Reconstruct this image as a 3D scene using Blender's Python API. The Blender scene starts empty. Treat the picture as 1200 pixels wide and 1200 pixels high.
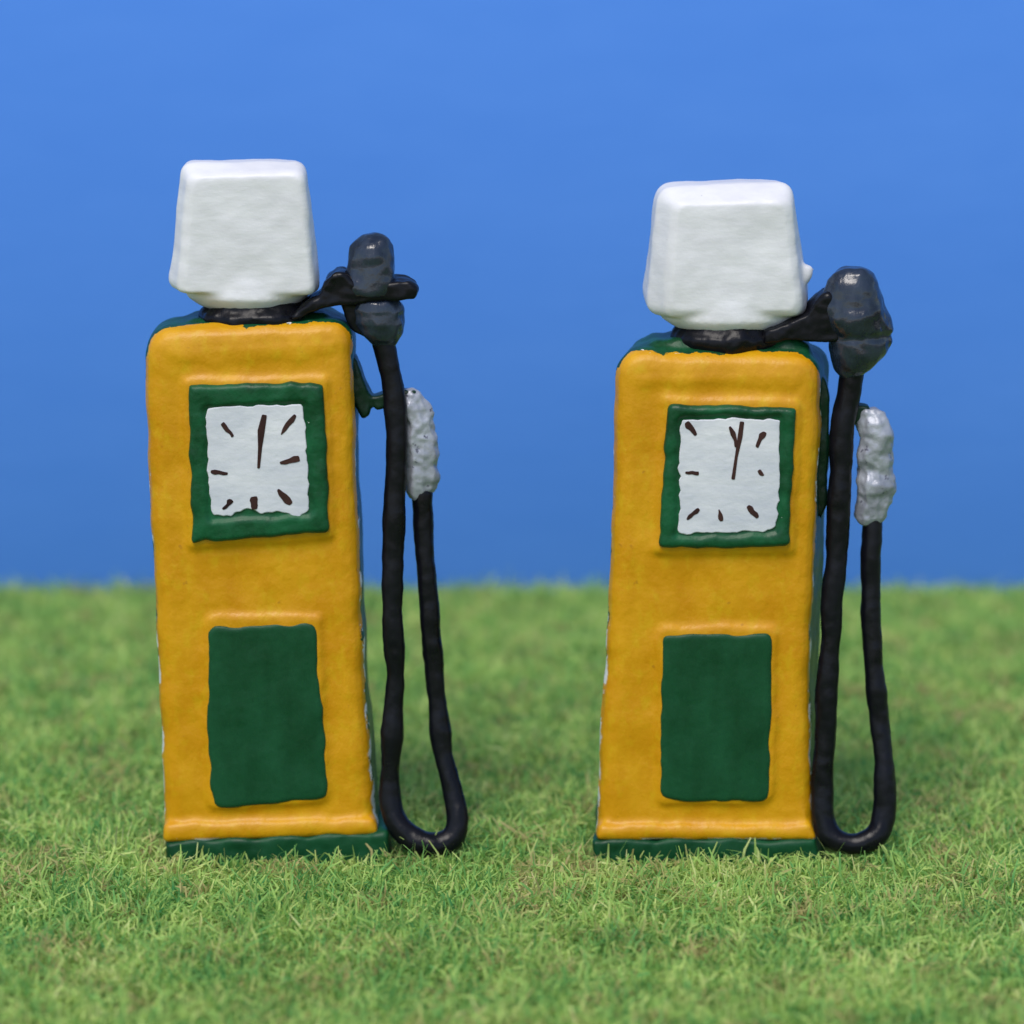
import bpy, bmesh, math, random
import numpy as np
from mathutils import Vector, noise
random.seed(4)
scene = bpy.context.scene
col = scene.collection
scene.view_settings.view_transform = 'Standard'
scene.view_settings.look = 'None'
scene.view_settings.exposure = 0

# ------------------------------------------------------------ camera model
PITCH = math.radians(12); DIST = 12.0; H = 3.657; F = 4800.0
def P(px, py, y):
    a = (px-600)/F; b = (600-py)/F
    dy = math.cos(PITCH)+b*math.sin(PITCH); dz = -math.sin(PITCH)+b*math.cos(PITCH)
    t = (y+DIST)/dy
    return Vector((a*t, y, H+dz*t))
cd = bpy.data.cameras.new('camera'); cam = bpy.data.objects.new('camera', cd); col.objects.link(cam)
cam.location = (0, -DIST, H); cam.rotation_euler = (math.pi/2-PITCH, 0, 0)
cd.sensor_width = 36; cd.lens = 36*F/1200; cd.clip_end = 200; cd.clip_start = 0.1
cd.dof.use_dof = True; cd.dof.focus_distance = 12.15; cd.dof.aperture_fstop = 0.75
scene.camera = cam

# ------------------------------------------------------------ light
w = bpy.data.worlds.new('World'); scene.world = w; w.use_nodes = True
nt = w.node_tree; nt.nodes.clear()
sk = nt.nodes.new('ShaderNodeTexSky'); sk.sky_type = 'NISHITA'; sk.sun_disc = False
EL, AZ = math.radians(57), math.radians(200)
sk.sun_elevation = EL; sk.sun_rotation = AZ
bg = nt.nodes.new('ShaderNodeBackground'); bg.inputs[1].default_value = 0.15
ow = nt.nodes.new('ShaderNodeOutputWorld')
nt.links.new(sk.outputs[0], bg.inputs[0]); nt.links.new(bg.outputs[0], ow.inputs[0])
sd = bpy.data.lights.new('sun', 'SUN'); sd.energy = 2.4; sd.angle = math.radians(30); sd.color = (1, .94, .87)
so = bpy.data.objects.new('sun', sd); col.objects.link(so)
dirv = Vector((math.sin(AZ)*math.cos(EL), math.cos(AZ)*math.cos(EL), math.sin(EL)))
so.rotation_euler = dirv.to_track_quat('Z', 'Y').to_euler(); so.location = dirv*10

# ------------------------------------------------------------ materials
class N:
    def __init__(s, name):
        s.m = bpy.data.materials.new(name); s.m.use_nodes = True; s.t = s.m.node_tree
        s.b = s.t.nodes['Principled BSDF']; s.out = s.t.nodes['Material Output']
        s.tc = s.t.nodes.new('ShaderNodeTexCoord')
    def link(s, a, b): s.t.links.new(a, b)
    def noise(s, scale, detail=4, rough=.6, stretch=None):
        n = s.t.nodes.new('ShaderNodeTexNoise'); n.inputs['Scale'].default_value = scale
        n.inputs['Detail'].default_value = detail; n.inputs['Roughness'].default_value = rough
        src = s.tc.outputs['Object']
        if stretch:
            mp = s.t.nodes.new('ShaderNodeMapping'); mp.inputs['Scale'].default_value = stretch
            s.link(src, mp.inputs[0]); src = mp.outputs[0]
        s.link(src, n.inputs['Vector']); return n.outputs['Fac']
    def math(s, op, a, b=None, clamp=False):
        n = s.t.nodes.new('ShaderNodeMath'); n.operation = op; n.use_clamp = clamp
        for i, v in enumerate((a, b)):
            if v is None: continue
            if isinstance(v, (int, float)): n.inputs[i].default_value = v
            else: s.link(v, n.inputs[i])
        return n.outputs[0]
    def rng(s, v, a, b, c=0., d=1.):
        n = s.t.nodes.new('ShaderNodeMapRange'); s.link(v, n.inputs[0])
        for i, x in enumerate((a, b, c, d)): n.inputs[i+1].default_value = x
        return n.outputs[0]
    def mix(s, f, a, b):
        n = s.t.nodes.new('ShaderNodeMix'); n.data_type = 'RGBA'
        if isinstance(f, (int, float)): n.inputs[0].default_value = f
        else: s.link(f, n.inputs[0])
        for i, v in ((6, a), (7, b)):
            if isinstance(v, tuple): n.inputs[i].default_value = (*v, 1)
            else: s.link(v, n.inputs[i])
        return n.outputs[2]
    def bump(s, h, strength, dist, prev=None):
        n = s.t.nodes.new('ShaderNodeBump'); n.inputs['Strength'].default_value = strength
        n.inputs['Distance'].default_value = dist; s.link(h, n.inputs['Height'])
        if prev: s.link(prev, n.inputs['Normal'])
        return n.outputs[0]
    def finish(s, c, rough=.45, spec=.5, metal=0, nrm=None, coat=0):
        if isinstance(c, tuple): s.b.inputs['Base Color'].default_value = (*c, 1)
        else: s.link(c, s.b.inputs['Base Color'])
        if isinstance(rough, (int, float)): s.b.inputs['Roughness'].default_value = rough
        else: s.link(rough, s.b.inputs['Roughness'])
        s.b.inputs['Specular IOR Level'].default_value = spec; s.b.inputs['Metallic'].default_value = metal
        s.b.inputs['Coat Weight'].default_value = coat
        if nrm: s.link(nrm, s.b.inputs['Normal'])
        return s.m

def paint(name, c1, c2, rough=.42, spec=.45, bs=1., stretch=(1, 1, .45), metal=0, speck=None, thr=.7):
    n = N(name)
    a = n.noise(9, 5, .65, stretch); b = n.noise(55, 3, .6)
    c = n.mix(n.rng(a, .35, .65), c1, c2)
    if speck: c = n.mix(n.rng(n.noise(38, 3, .6), thr, thr+.04), c, speck)
    nr = n.bump(n.noise(22, 4, .55, stretch), .25*bs, .009); nr = n.bump(b, .28*bs, .003, nr)
    return n.finish(c, n.rng(a, .3, .7, rough-.08, rough+.12), spec, metal, nr)

GREEN1, GREEN2 = (.003, .048, .016), (.005, .074, .026)
M = {}
M['green'] = paint('green enamel', GREEN1, GREEN2, .45, .28)
M['frame'] = paint('green enamel with chips', GREEN1, (.006, .10, .035), .40, .3, 1.3, (1, 1, 1), 0, (.62, .66, .62), .75)
M['dark_green'] = paint('dark green enamel', (.002, .012, .007), (.003, .032, .014), .35, .3, 1.6)
M['white'] = paint('white enamel', (.70, .69, .72), (.80, .79, .81), .42, stretch=(.4, .4, 1.2), bs=.9, speck=(.50, .48, .45), thr=.77)
M['dial'] = paint('dial white', (.56, .58, .64), (.76, .76, .79), .6, .2, 1.1, stretch=(.4, .4, 1))
M['ink'] = paint('dark brown ink', (.022, .008, .008), (.06, .025, .02), .6, .2)
M['black'] = paint('black enamel', (.003, .003, .005), (.006, .006, .010), .30, .22, 1.1)
M['slate'] = paint('slate enamel', (.007, .010, .020), (.026, .038, .066), .19, .65, 1.6)
M['silver'] = paint('silver paint', (.25, .26, .31), (.45, .47, .53), .38, .5, 1.8, (1, 1, 1), .25, speck=(.13, .13, .17), thr=.64)

def cabinet_material(name, hue):
    n = N(name)
    sep = n.t.nodes.new('ShaderNodeSeparateXYZ'); n.link(n.tc.outputs['Object'], sep.inputs[0])
    Y, Z = sep.outputs[1], sep.outputs[2]
    a = n.noise(7, 6, .65, (1, 1, .5)); a2 = n.noise(24, 4, .6, (1, 1, .7))
    yel = n.mix(n.rng(a, .36, .66), (.58*hue, .25*hue, .002), (.67*hue, .33*hue, .003))
    yel = n.mix(n.rng(a2, .52, .74, 0, .5), yel, (.66, .43, .008))
    yel = n.mix(n.rng(n.noise(30, 2, .5), .72, .77, 0, .5), yel, (.36, .15, .01))
    grn = n.mix(n.rng(a2, .4, .6), GREEN1, GREEN2)
    Yf = n.math('ADD', Y, .15)      # distance behind the front face
    wob = n.math('MULTIPLY', n.math('SUBTRACT', n.noise(11, 4, .6), .5), .14)
    up = n.math('ADD', n.rng(Z, 1.49, 1.55, 0, .030), n.rng(Z, 1.35, .9, 0, .022))
    e = n.math('ADD', n.math('ADD', Yf, wob), up)
    gm = n.rng(e, .070, .073)
    c = n.mix(gm, yel, grn)
    band = n.math('MULTIPLY', n.rng(e, .055, .062), n.rng(e, .090, .082))
    edge = n.rng(Yf, .018, .032)    # wear only on the rounded edges, never on the flat face
    low = n.math('ADD', n.rng(Z, .9, .1, 0, .17), n.rng(Z, 1.40, 1.47, 0, -.07))
    chip = n.rng(n.math('ADD', n.noise(18, 4, .6), low), .57, .59)
    c = n.mix(n.math('MULTIPLY', n.math('MULTIPLY', band, edge), chip), c, (.75, .75, .74))
    footn = n.math('ADD', n.math('MULTIPLY', n.noise(8, 3, .6), .7), n.math('MULTIPLY', n.noise(50, 3, .6), .3))
    foot = n.math('MULTIPLY', n.rng(Z, .098, .090), n.rng(footn, .525, .54))
    c = n.mix(foot, c, (.72, .72, .72))
    nr = n.bump(n.noise(13, 4, .55, (1, 1, .6)), .34, .015); nr = n.bump(n.noise(60, 3, .6), .45, .003, nr)
    return n.finish(c, n.rng(a, .3, .7, .32, .48), .34, 0, nr)
M['cab'] = cabinet_material('yellow and green enamel', 1.0)

# ------------------------------------------------------------ mesh helpers
def tag(o, label=None, cat=None, group=None, kind=None):
    for k, v in (('label', label), ('category', cat), ('group', group), ('kind', kind)):
        if v: o[k] = v
def roundpoly(c, r, n=6, step=8):
    out = []; k = len(c)
    for i in range(k):
        p0, p1, p2 = Vector(c[i-1][:2]), Vector(c[i][:2]), Vector(c[(i+1) % k][:2])
        rr = c[i][2] if len(c[i]) > 2 else r
        d0 = (p0-p1); d1 = (p2-p1)
        s = min(rr, d0.length*.45, d1.length*.45)
        a = p1+d0.normalized()*s; b = p1+d1.normalized()*s
        for j in range(n+1):
            t = j/n; out.append((1-t)**2*a+2*t*(1-t)*p1+t*t*b)
        rn = c[(i+1) % k][2] if len(c[(i+1) % k]) > 2 else r
        p3 = Vector(c[(i+2) % k][:2])
        sn = min(rn, d1.length*.45, (p3-p2).length*.45)
        e = p2-d1.normalized()*sn
        for j in range(1, step): out.append(b.lerp(e, j/step))
    return out
def inset(poly, d):
    k = len(poly); area = sum(poly[i-1].x*poly[i].y-poly[i].x*poly[i-1].y for i in range(k))
    s = 1 if area > 0 else -1; out = []
    for i in range(k):
        t = (poly[(i+2) % k]-poly[i-2]).normalized()
        out.append(poly[i]+Vector((-t.y, t.x))*d*s)
    return out
def wobble(poly, amp, f=.05, seed=0):
    return [p+Vector((noise.noise((p.x*f, p.y*f, seed)), noise.noise((p.x*f, p.y*f, seed+9.7))))*amp*2 for p in poly]
def loft(bm, rings):
    vs = [[bm.verts.new(p) for p in r] for r in rings]; k = len(vs[0])
    for a, b in zip(vs, vs[1:]):
        for i in range(k): bm.faces.new((a[i], a[(i+1) % k], b[(i+1) % k], b[i]))
    bm.faces.new(vs[0]); bm.faces.new(list(reversed(vs[-1])))
def slab(bm, poly, y0, y1, bev=3, yref=None):
    yr = y0 if yref is None else yref
    def ring(d, y): return [Vector((q.x, y, q.z)) for q in (P(p.x, p.y, yr) for p in inset(poly, d))]
    e = bev/400
    loft(bm, [ring(bev, y0), ring(bev*.3, y0+e*.35), ring(0, y0+e), ring(0, y1)])
def stack(bm, rows, y, k=28, dy=.85, tilt=0):
    rings = []
    for r in rows:
        c = P(r[0], r[1], y); rx = r[2]/400; ry = (r[3]/400 if len(r) > 3 else rx*dy)
        rings.append([c+Vector((rx*math.cos(2*math.pi*i/k), ry*math.sin(2*math.pi*i/k), tilt*rx*math.cos(2*math.pi*i/k))) for i in range(k)])
    loft(bm, rings)
def catmull(pts, n=8):
    out = []; q = [pts[0]]+pts+[pts[-1]]
    for i in range(1, len(q)-2):
        for j in range(n):
            t = j/n; a, b, c, d = q[i-1], q[i], q[i+1], q[i+2]
            out.append(.5*((2*b)+(c-a)*t+(2*a-5*b+4*c-d)*t*t+(3*b-a-3*c+d)*t**3))
    out.append(pts[-1]); return out
def tube(bm, pts, rads, k=16):
    n = len(pts); rings = []; up = Vector((0, 1, 0)); m = len(rads)
    for i, p in enumerate(pts):
        t = (pts[min(i+1, n-1)]-pts[max(i-1, 0)]).normalized()
        s = t.cross(up).normalized(); u = s.cross(t).normalized()
        f = i*(m-1)/(n-1); j0 = min(int(f), m-2); r = rads[j0]*(1-(f-j0))+rads[j0+1]*(f-j0)
        r *= 1+.14*noise.noise((p.x*6, p.y*6, p.z*6))
        rings.append([p+s*r*math.cos(2*math.pi*j/k)+u*r*math.sin(2*math.pi*j/k) for j in range(k)])
    loft(bm, rings)
def build(name, bm, mat, parent, base, voxel=None, smooth=4, disp=0., f=14., seed=0, flat=False):
    bmesh.ops.recalc_face_normals(bm, faces=bm.faces)
    bmesh.ops.translate(bm, verts=bm.verts, vec=-base)
    me = bpy.data.meshes.new(name); bm.to_mesh(me); bm.free()
    if voxel:
        tmp = bpy.data.objects.new('work', me); col.objects.link(tmp)
        r = tmp.modifiers.new('r', 'REMESH'); r.mode = 'VOXEL'; r.voxel_size = voxel; r.use_smooth_shade = True
        s = tmp.modifiers.new('s', 'SMOOTH'); s.factor = .5; s.iterations = smooth
        dg = bpy.context.evaluated_depsgraph_get()
        me2 = bpy.data.meshes.new_from_object(tmp.evaluated_get(dg))
        bpy.data.objects.remove(tmp); bpy.data.meshes.remove(me); me = me2; me.name = name; me.materials.clear()
    if disp:
        nn = [v.normal.copy() for v in me.vertices]
        for v, q in zip(me.vertices, nn):
            c = v.co
            v.co = c+q*disp*(noise.noise((c.x*f+seed, c.y*f, c.z*f))+.3*noise.noise((c.x*f*3, c.y*f*3+seed, c.z*f*3)))
    me.polygons.foreach_set('use_smooth', [not flat]*len(me.polygons))
    me.materials.append(mat)
    o = bpy.data.objects.new(name, me); col.objects.link(o)
    if parent: o.parent = parent
    else: o.location = base
    return o

def stroke(bm, pts, wds, y0, y1, seed=0):
    q = [Vector(p) for p in pts]
    if len(q) == 2:
        w0, w1 = wds; q = [q[0].lerp(q[1], t) for t in (0, .25, .5, .75, 1)]
        wds = [w0*.7, w0*1.1, (w0+w1)/2, w1*1.1, w1*.7]
    L, R = [], []
    for i, p in enumerate(q):
        t = (q[min(i+1, len(q)-1)]-q[max(i-1, 0)]).normalized(); s = Vector((-t.y, t.x))
        L.append(p+s*(wds[i]/2+2.2*noise.noise((p.x*.43, p.y*.43, seed)))); R.append(p-s*(wds[i]/2+2.2*noise.noise((p.x*.43, p.y*.43, seed+5))))
    poly = roundpoly([tuple(a) for a in L+list(reversed(R))], 1.5, 3, 2)
    fr = [P(p.x, p.y, y0) for p in poly]
    loft(bm, [fr, [Vector((a.x, y1, a.z)) for a in fr]])

# ------------------------------------------------------------ petrol pump
def make_pump(D, label):
    base = P(D['cx'], 1000, .17); base.z = 0; base.y = .15
    root = bpy.data.objects.new('petrol_pump', None); col.objects.link(root); root.location = base
    root.empty_display_size = .2
    tag(root, label, 'petrol pump', 'petrol pumps standing on the grass')
    sd = D['seed']; yaw = D['yaw']
    bm = bmesh.new(); poly = wobble(roundpoly(D['cab'], 6, 7, 10), 1.1, .022, sd)
    def ring(d, y, drop=0, dx=0):
        out = []
        for p in inset(poly, d):
            q = P(p.x, p.y, 0); tz = max(0, q.z-1.25)/.3
            out.append(Vector((q.x+dx, y, q.z-drop*min(1, tz))))
        return out
    loft(bm, [ring(20, 0), ring(11, .006), ring(4, .022), ring(0, .055), ring(0, .20, .0, yaw*.6), ring(0, .27, .01, yaw), ring(12, .30, .02, yaw)])
    slab(bm, wobble(roundpoly(D['pad'], 6), 1.5, .04, sd), -.013, .05, 4)
    # thin raised lip round the lower panel
    lo = wobble(roundpoly(D['panel_pad'], 12, 6, 14), 1.5, .04, sd+2)
    slab(bm, lo, -.012, .05, 3)
    slab(bm, wobble(roundpoly(D['lip'], 5, 5, 16), 1.6, .05, sd+3), -.022, .25, 6)
    slab(bm, wobble(roundpoly(D['roll'], 16, 5, 16), 5, .03, sd+4), -.004, .05, 12)
    slab(bm, wobble(roundpoly(D['crown'], 8, 5, 16), 3, .05, sd+4), .07, .26, 10)
    build('cabinet', bm, M['cab'], root, base, .0075, 6, .0036, 10, sd)
    # plinth
    bm = bmesh.new(); pl = wobble(roundpoly(D['plinth'], 5, 5, 14), 2, .04, sd+1)
    yf = -.027
    def pr(d, y, dx=0):
        out = []
        for p in inset(pl, d):
            q = P(p.x, p.y, yf); z = q.z if p.y < D['plinth'][2][1]-8 else 0
            out.append(Vector((q.x+dx, y, max(0, z))))
        return out
    loft(bm, [pr(3, yf), pr(0, yf+.012), pr(0, .31, yaw)])
    build('plinth', bm, M['green'], root, base, .008, 3, .008, 14, sd)
    # dial frame, with the green ground the white dial is painted on
    bm = bmesh.new()
    o_ = wobble(roundpoly(D['frame'], 6, 5, 14), 1.6, .06, sd+6); i_ = wobble(roundpoly(D['dial'], 7, 5, 14), 1.4, .06, sd+8)
    def lp(poly, y): return [bm.verts.new(Vector((q.x, y, q.z))) for q in (P(p.x, p.y, -.03) for p in poly)]
    loops = [lp(o_, 0), lp(o_, -.024), lp(inset(o_, 4), -.034), lp(inset(i_, -4), -.034), lp(i_, -.026), lp(i_, 0)]
    k = len(o_)
    for a, b in zip(loops, loops[1:]+loops[:1]):
        for i in range(k): bm.faces.new((a[i], a[(i+1) % k], b[(i+1) % k], b[i]))
    slab(bm, inset(i_, -6), -.0235, 0, 1)
    build('dial_frame', bm, M['frame'], root, base, .0045, 4, .0025, 20, sd)
    dp = wobble(roundpoly(D['white'], 5, 4, 10), 1.6, .11, sd+3)
    bm = bmesh.new(); slab(bm, dp, -.0285, 0, 1.2)
    dial = build('dial', bm, M['dial'], root, base, flat=True)
    for j, (a, b, w0, w1) in enumerate(D['marks']):
        bm = bmesh.new(); stroke(bm, (a, b), (w0, w1), -.0298, -.022, j+sd)
        build('hour_mark', bm, M['ink'], dial, base, flat=True)
    for j, (pts, wd) in enumerate(D['hands']):
        bm = bmesh.new(); stroke(bm, pts, wd, -.0302-.0006*j, -.022, sd)
        build('clock_hand', bm, M['ink'], dial, base, flat=True)
    bm = bmesh.new(); slab(bm, wobble(roundpoly(D['panel'], 12, 6, 14), 1.6, .045, sd+5), -.0175, .02, 3)
    build('door_panel', bm, M['green'], root, base, .006, 3, .0018, 14, sd)
    # globe
    bm = bmesh.new(); rg = []
    for c, y, r in D['globe']: rg.append([P(p.x, p.y, y) for p in roundpoly(c, r, 6, 8)])
    loft(bm, rg); stack(bm, D['globe_foot'], .16)
    if 'nub' in D: stack(bm, D['nub'], .12)
    build('globe', bm, M['white'], root, base, .0075, 10, .006, 7, sd)
    bm = bmesh.new(); stack(bm, D['collar'], .16)
    build('neck_collar', bm, M['black'], root, base, .007, 3, .012, 14, sd)
    bm = bmesh.new()
    for poly_, y0, y1 in D['arm']: slab(bm, roundpoly(poly_, 5, 5, 6), y0, y1, 3)
    build('hose_bracket', bm, M['black'], root, base, .0055, 3, .009, 16, sd)
    bm = bmesh.new()
    for rows in D['boot']: stack(bm, [(r[0], r[1], r[2]+2) for r in rows], .10)
    build('hose_swivel', bm, M['slate'], root, base, .0055, 3, .013, 11, sd)
    bm = bmesh.new()
    for poly_, y0, y1 in D['holder']: slab(bm, roundpoly(poly_, 4, 5, 6), y0, y1, 3)
    build('nozzle_holder', bm, M['dark_green'], root, base, .0055, 2, .007, 14, sd)
    bm = bmesh.new(); stack(bm, [(r[0], r[1], r[2]+1) for r in D['nozzle']], .12, k=9)
    build('nozzle', bm, M['silver'], root, base, .005, 2, .014, 17, sd)
    bm = bmesh.new(); pts = []
    for x, y, d in D['hose']:
        q = P(x, y, d); q.z = max(q.z, .022); pts.append(q)
    pts = catmull(pts); tube(bm, pts, D['hose_r'])
    build('hose', bm, M['black'], root, base, .0055, 4, .006, 11, sd)
    return root

A = dict(cx=315, seed=1.3, yaw=.0,
  cab=[(167,386,40),(413,375,34),(415,480),(419,620),(426,760),(433,880),(441,976,8),(192,984,8),(187,870),(180,710),(172,550)],
  crown=[(192,402),(208,382),(236,372),(300,376),(378,368),(398,378),(402,394),(300,402)],
  pad=[(213,444),(385,441),(392,632),(220,643)], panel_pad=[(238,722),(376,720),(380,802),(386,941),(245,951),(238,850)],
  lip=[(193,966),(440,960),(443,979),(190,989)], roll=[(184,402),(300,406),(400,390),(403,424),(300,436),(186,432)],
  plinth=[(192,986),(453,976),(458,1012),(196,1016)],
  frame=[(220,452),(379,449),(386,625),(225,637)], dial=[(240,478),(358,472),(367,604),(244,609)],
  white=[(242,480),(300,475),(356,475),(360,540),(363,599),(346,607),(328,599),(308,602),(290,596),(268,605),(248,603),(243,540)],
  marks=[((260,496),(273,512),5,4),((346,486),(329,509),6,4),((247,552),(267,555),5,4),((328,543),(351,537),4,7),((272,586),(261,597),6,4),((297,582),(299,597),9,7),((325,574),(341,591),5,8)],
  hands=[(((309,486),(306,505),(304,525),(303,549)),(6,9,4,5))],
  panel=[(243,736),(371,729),(376,810),(386,938),(249,948),(242,860)],
  globe=[([(226,208),(352,206),(366,343),(216,345)],.045,9),([(219,203),(357,200),(371,348),(207,345)],.058,13),([(212,190),(359,189),(377,344),(197,338)],.12,14),([(215,186),(356,187),(374,332),(200,328)],.25,14),([(223,188),(348,188),(362,320),(210,318)],.28,14)],
  globe_foot=[(291,363,46,30),(291,356,60,40),(291,345,74,50),(291,325,76,48)],
  collar=[(302,390,58,42),(303,380,70,48),(303,372,74,52),(303,365,72,52),(303,359,66,46),(300,350,55,40)],
  arm=[([(338,374),(358,356),(374,346),(380,330),(392,320),(404,320),(414,333),(478,330),(489,338),(487,352),(446,355),(400,358),(378,362),(352,376)],.04,.18),
       ([(395,352),(424,350),(440,372),(430,398),(412,388)],.07,.16)],
  boot=[[(436,273,3),(436,275,11),(436,280,18),(435,288,24),(434,300,27),(433,314,29),(433,330,31),(432,345,30)],[(440,350,24),(442,362,32),(444,378,32),(447,390,25),(450,402,14),(451,408,9)]],
  holder=[([(405,412),(417,420),(426,446),(436,466),(434,486),(424,492),(414,472),(408,450)],.10,.19),([(432,466),(470,458),(488,458),(488,468),(440,482)],.10,.16)],
  nozzle=[(478,456,5),(482,461,11),(487,478,17),(491,496,17),(493,512,20),(493,540,18),(494,556,20),(492,574,17),(491,586,12)],
  hose=[(446,392,.10),(452,412,.10),(460,450,.09),(464,500,.08),(464,560,.07),(461,640,.06),(460,720,.05),(463,790,.05),(460,860,.04),(457,920,.03),(462,958,.01),(480,982,-.01),(506,992,-.02),(529,983,-.01),(536,963,.0),(531,930,.03),(519,880,.06),(512,820,.08),(506,750,.09),(500,680,.10),(496,620,.11),(494,575,.12)],
  hose_r=[.034,.034,.034,.033,.032,.032,.032,.032,.032,.033,.035,.037,.040,.038,.036,.033,.032,.032,.032,.031,.031,.031])
B = dict(cx=828, seed=7.9, yaw=.045,
  cab=[(721,412,38),(962,416,34),(962,500),(958,610),(953,720),(950,830),(956,984,8),(699,984,8),(702,900),(711,740),(719,580)],
  crown=[(738,424),(752,405),(790,398),(860,402),(930,396),(952,406),(956,422),(860,426)],
  pad=[(776,466),(939,469),(932,650),(765,651)], panel_pad=[(769,735),(911,734),(909,840),(906,942),(769,945),(770,850)],
  lip=[(702,968),(952,966),(957,985),(698,986)], roll=[(739,428),(843,432),(946,430),(949,458),(843,464),(736,462)],
  plinth=[(692,984),(958,984),(963,1016),(695,1018)],
  frame=[(782,475),(933,478),(925,642),(772,643)], dial=[(796,489),(917,488),(913,624),(792,630)],
  white=[(798,491),(856,490),(914,491),(914,556),(910,618),(895,624),(872,622),(850,625),(820,624),(795,626),(796,560)],
  marks=[((804,495),(816,510),6,5),((896,506),(886,524),6,5),((803,554),(819,555),4,5),((889,551),(894,558),5,4),((819,596),(805,609),5,4),((843,597),(845,611),4,5),((876,593),(888,607),5,6)],
  hands=[(((869,494),(867,512),(863,535),(859,562)),(5,5,4,5)),(((855,500),(859,508),(862,516),(863,524)),(4,5,5,3))],
  panel=[(776,745),(905,742),(904,840),(901,941),(774,939),(774,850)],
  globe=[([(794,240),(920,238),(934,364),(786,366)],.045,12),([(786,234),(928,232),(941,371),(777,373)],.06,16),([(770,218),(929,213),(948,371),(757,369)],.12,18),([(770,213),(924,209),(949,352),(750,355)],.24,20),([(782,214),(912,211),(938,340),(762,343)],.29,18)],
  globe_foot=[(853,388,48,30),(853,381,64,42),(853,371,80,50),(853,350,82,48)], nub=[(940,330,8),(943,322,10),(945,315,9),(945,310,6)],
  collar=[(852,416,58,42),(852,406,68,48),(852,398,71,52),(852,391,70,52),(852,385,66,46),(852,376,55,40)],
  arm=[([(895,388),(926,378),(944,370),(956,352),(972,343),(990,360),(985,400),(960,402),(925,400),(895,404)],.05,.18)],
  boot=[[(1001,312,6),(1001,314,16),(1001,319,24),(1000,328,29),(1000,340,33),(1000,356,36),(1004,372,39),(1007,386,38),(1007,392,34),(1006,399,36),(1004,412,33),(1002,425,27),(1000,436,19),(998,442,12)]],
  holder=[([(956,436),(968,442),(974,470),(971,590),(963,612),(955,600)],.10,.20),([(985,482),(1005,474),(1020,476),(1020,490),(990,504)],.10,.15)],
  nozzle=[(1018,477,9),(1021,482,16),(1024,495,20),(1027,512,20),(1026,530,23),(1025,548,20),(1026,568,23),(1024,590,20),(1021,606,19),(1020,612,13)],
  hose=[(1000,425,.10),(997,450,.10),(988,500,.09),(985,560,.08),(983,620,.07),(976,700,.06),(971,780,.05),(967,860,.04),(964,920,.03),(966,962,.01),(978,984,-.01),(1004,989,-.02),(1028,978,-.01),(1036,950,.01),(1036,900,.03),(1030,840,.06),(1023,770,.08),(1020,700,.10),(1021,650,.11),(1022,600,.12)],
  hose_r=[.040,.039,.038,.036,.036,.035,.034,.033,.033,.034,.036,.037,.041,.037,.034,.032,.031,.030,.030,.030])
make_pump(A, 'yellow and green petrol pump, left of the pair, flat brimmed black cap over its hose')
make_pump(B, 'yellow and green petrol pump, right of the pair, rounder globe and brimless slate hose cap')

# ------------------------------------------------------------ backdrop
YB = 3.60
bm = bmesh.new(); prof = []
for i in range(41):
    z = -0.1+i*.12; t = max(0, z)
    prof.append((YB+.10*t*t, z))
X0, X1, nx = -9, 9, 24
vs = [[bm.verts.new((X0+(X1-X0)*j/nx, y, z)) for j in range(nx+1)] for y, z in prof]
for a, b in zip(vs, vs[1:]):
    for j in range(nx): bm.faces.new((a[j], b[j], b[j+1], a[j+1]))
n = N('blue backdrop paint')
c = n.mix(n.rng(n.noise(1.1, 5, .6, (.6, 1, 1.3)), .3, .7), (.066, .210, .62), (.076, .226, .64))
c = n.mix(n.rng(n.noise(7, 5, .7, (.35, 1, 1.2)), .35, .75, 0, .4), c, (.057, .195, .595))
M['blue'] = n.finish(c, .8, .15, 0, n.bump(n.noise(14, 4, .6, (.5, 1, 1.2)), .12, .012))
o = build('sky', bm, M['blue'], None, Vector((0, 0, 0)))
tag(o, 'plain blue painted backdrop rising behind the grass', 'backdrop', kind='structure')

# ------------------------------------------------------------ ground
bm = bmesh.new(); gx, gy = 60, 60; x0, x1, y0, y1 = -9, 9, -10, YB+.05
vs = [[bm.verts.new((x0+(x1-x0)*i/gx, y0+(y1-y0)*j/gy, 0)) for i in range(gx+1)] for j in range(gy+1)]
for a, b in zip(vs, vs[1:]):
    for i in range(gx): bm.faces.new((a[i], a[i+1], b[i+1], b[i]))
n = N('matted turf')
c = n.mix(n.rng(n.noise(9, 6, .7), .35, .65), (.16, .30, .08), (.27, .42, .12))
c = n.mix(n.rng(n.noise(5, 4, .7), .5, .62, 0, .7), c, (.28, .21, .10))
M['turf'] = n.finish(c, .9, .1, 0, n.bump(n.noise(60, 4, .7), .8, .02))
o = build('ground', bm, M['turf'], None, Vector((0, 0, 0)))
tag(o, 'matted green turf base under the grass fibres', 'ground', kind='structure')

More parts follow.
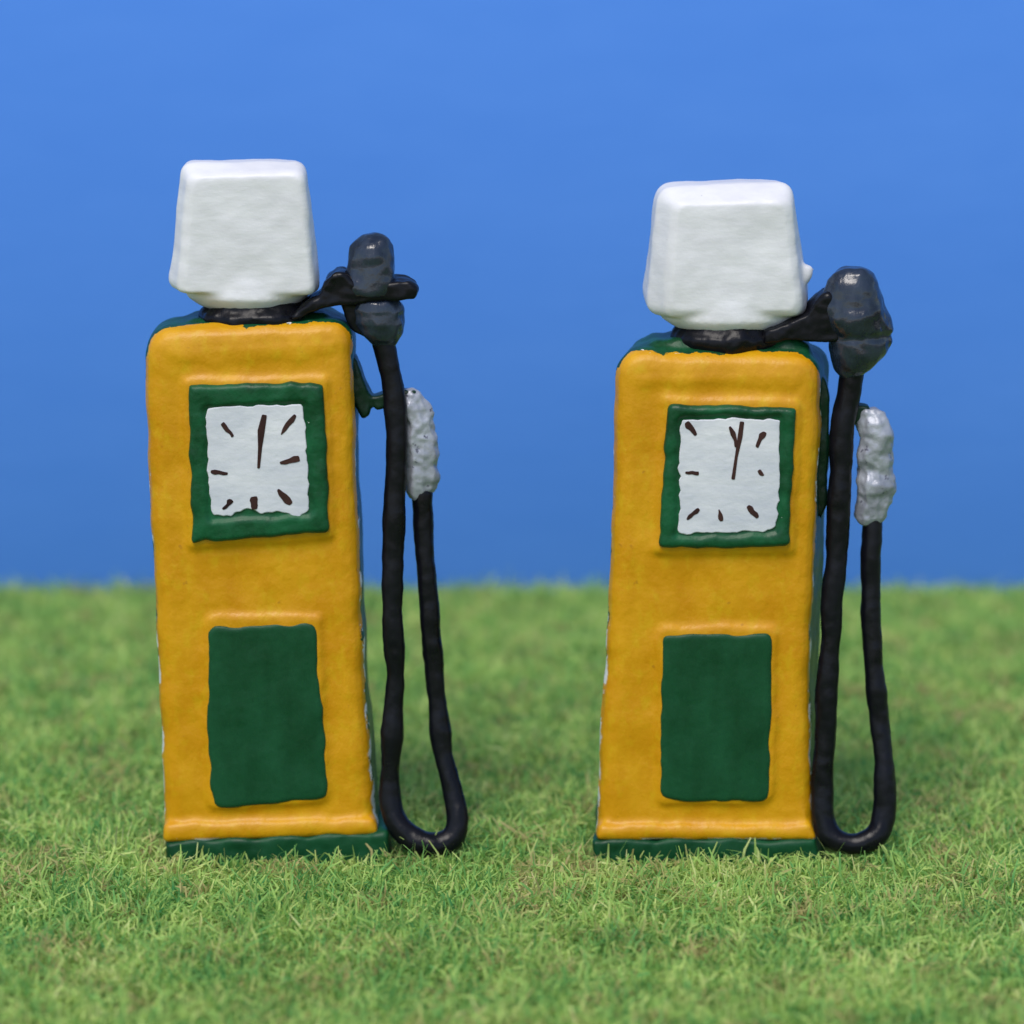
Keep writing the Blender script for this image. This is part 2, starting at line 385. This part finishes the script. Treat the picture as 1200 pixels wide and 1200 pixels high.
# grass fibres: one mesh
rg = np.random.default_rng(11)
def vnoise(x, y, sc, seed):
    r = np.random.default_rng(seed).random((128, 128)); u = x*sc+500; v = y*sc+500
    i = np.floor(u).astype(int); j = np.floor(v).astype(int); fu = u-i; fv = v-j
    fu = fu*fu*(3-2*fu); fv = fv*fv*(3-2*fv); g = lambda a, b: r[a % 128, b % 128]
    return (g(i, j)*(1-fu)+g(i+1, j)*fu)*(1-fv)+(g(i, j+1)*(1-fu)+g(i+1, j+1)*fu)*fv
NA, NB = 205000, 32000
xs = np.concatenate([rg.uniform(-2.5, 2.5, NA), rg.uniform(-5.5, 5.5, NB)])
ys = np.concatenate([rg.uniform(-2.3, YB-.02, NA), rg.uniform(-4.5, YB-.02, NB)])
keep = np.ones(len(xs), bool)
for Dp in (A, B):
    a = P(Dp['plinth'][0][0], 1000, 0).x; b = P(Dp['plinth'][1][0], 1000, 0).x
    keep &= ~((xs > a-.004) & (xs < b+.01+Dp['yaw']) & (ys > -.045) & (ys < .315))
xs, ys = xs[keep], ys[keep]; n_ = len(xs)
cl = .5*vnoise(xs, ys, 5, 1)+.5*vnoise(xs, ys, 14, 2)
phi = rg.uniform(0, 2*np.pi, n_); th = np.clip(rg.normal(1.02, .42, n_), .05, 1.6)
L = (.040+.050*rg.random(n_)**1.3)*(.55+.85*cl)
for Dp in (A, B):                       # trodden a little shorter right in front of each base
    cxw = P(Dp['cx'], 1000, 0).x
    L = np.where((np.abs(xs-cxw) < .36) & (ys > -.16) & (ys < 0), L*.85, L)
wd = (.0021+.0022*rg.random(n_))
zr = rg.random(n_)*.034
def d3(ph, t): return np.stack([np.cos(ph)*np.sin(t), np.sin(ph)*np.sin(t), np.cos(t)], 1)
root = np.stack([xs, ys, zr], 1)
mid = root+d3(phi, th*.7)*(L*.5)[:, None]
tip = mid+d3(phi+rg.normal(0, 1.2, n_), np.clip(th*1.4, 0, 1.9))*(L*.55)[:, None]
tip[:, 2] = np.maximum(tip[:, 2], .004)
tw = phi+np.pi/2+rg.normal(0, .6, n_)
W = np.stack([np.cos(tw), np.sin(tw), rg.normal(0, .4, n_)], 1)*wd[:, None]
co = np.stack([root-W, root+W, mid+W*.95, mid-W*.95, tip+W*.5, tip-W*.5], 1).reshape(-1, 3)
me = bpy.data.meshes.new('grass'); me.vertices.add(n_*6); me.vertices.foreach_set('co', co.astype(np.float32).ravel())
q = (np.arange(n_)*6)[:, None]+np.array([0, 1, 2, 3, 3, 2, 4, 5])[None]
me.loops.add(n_*8); me.loops.foreach_set('vertex_index', q.astype(np.int32).ravel())
me.polygons.add(n_*2); me.polygons.foreach_set('loop_start', np.arange(0, n_*8, 4, dtype=np.int32))
me.update(calc_edges=True); me.validate()
at = me.attributes.new('fibre', 'FLOAT', 'POINT'); at.data.foreach_set('value', np.repeat(rg.random(n_), 6).astype(np.float32))
at = me.attributes.new('along', 'FLOAT', 'POINT'); at.data.foreach_set('value', np.tile(np.array([0, 0, .55, .55, 1, 1]), n_).astype(np.float32))
me.polygons.foreach_set('use_smooth', [True]*len(me.polygons))
n = N('grass fibre')
def attr(nm):
    a = n.t.nodes.new('ShaderNodeAttribute'); a.attribute_name = nm; return a.outputs['Fac']
fb, al = attr('fibre'), attr('along')
cr = n.t.nodes.new('ShaderNodeValToRGB'); e = cr.color_ramp.elements
e[0].position = 0; e[0].color = (.08, .30, .10, 1); e[1].position = 1; e[1].color = (.88, .92, .44, 1)
for p_, c_ in ((.22, (.24, .52, .15, 1)), (.5, (.48, .70, .19, 1)), (.8, (.70, .82, .28, 1))):
    x = e.new(p_); x.color = c_
big = n.noise(2.2, 4, .6); sm = n.noise(9, 4, .65)
v = n.math('ADD', n.math('MULTIPLY', fb, .60), n.math('ADD', n.rng(big, .3, .7, -.06, .18), n.rng(sm, .3, .7, -.12, .38)))
n.link(v, cr.inputs[0]); c = cr.outputs[0]
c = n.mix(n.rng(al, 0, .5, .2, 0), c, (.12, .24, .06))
brown = n.math('MULTIPLY', n.rng(n.noise(6.5, 5, .7), .50, .60), n.rng(fb, .42, .48, 0, .7))
c = n.mix(brown, c, (.54, .37, .20))
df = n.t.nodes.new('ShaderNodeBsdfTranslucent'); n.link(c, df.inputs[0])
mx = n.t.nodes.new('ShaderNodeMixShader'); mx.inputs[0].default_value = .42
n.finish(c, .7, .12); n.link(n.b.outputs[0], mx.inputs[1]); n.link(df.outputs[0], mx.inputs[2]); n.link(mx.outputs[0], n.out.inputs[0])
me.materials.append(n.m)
o = bpy.data.objects.new('grass', me); col.objects.link(o)
tag(o, 'short bright green grass fibres matted over the ground', 'grass', kind='stuff')
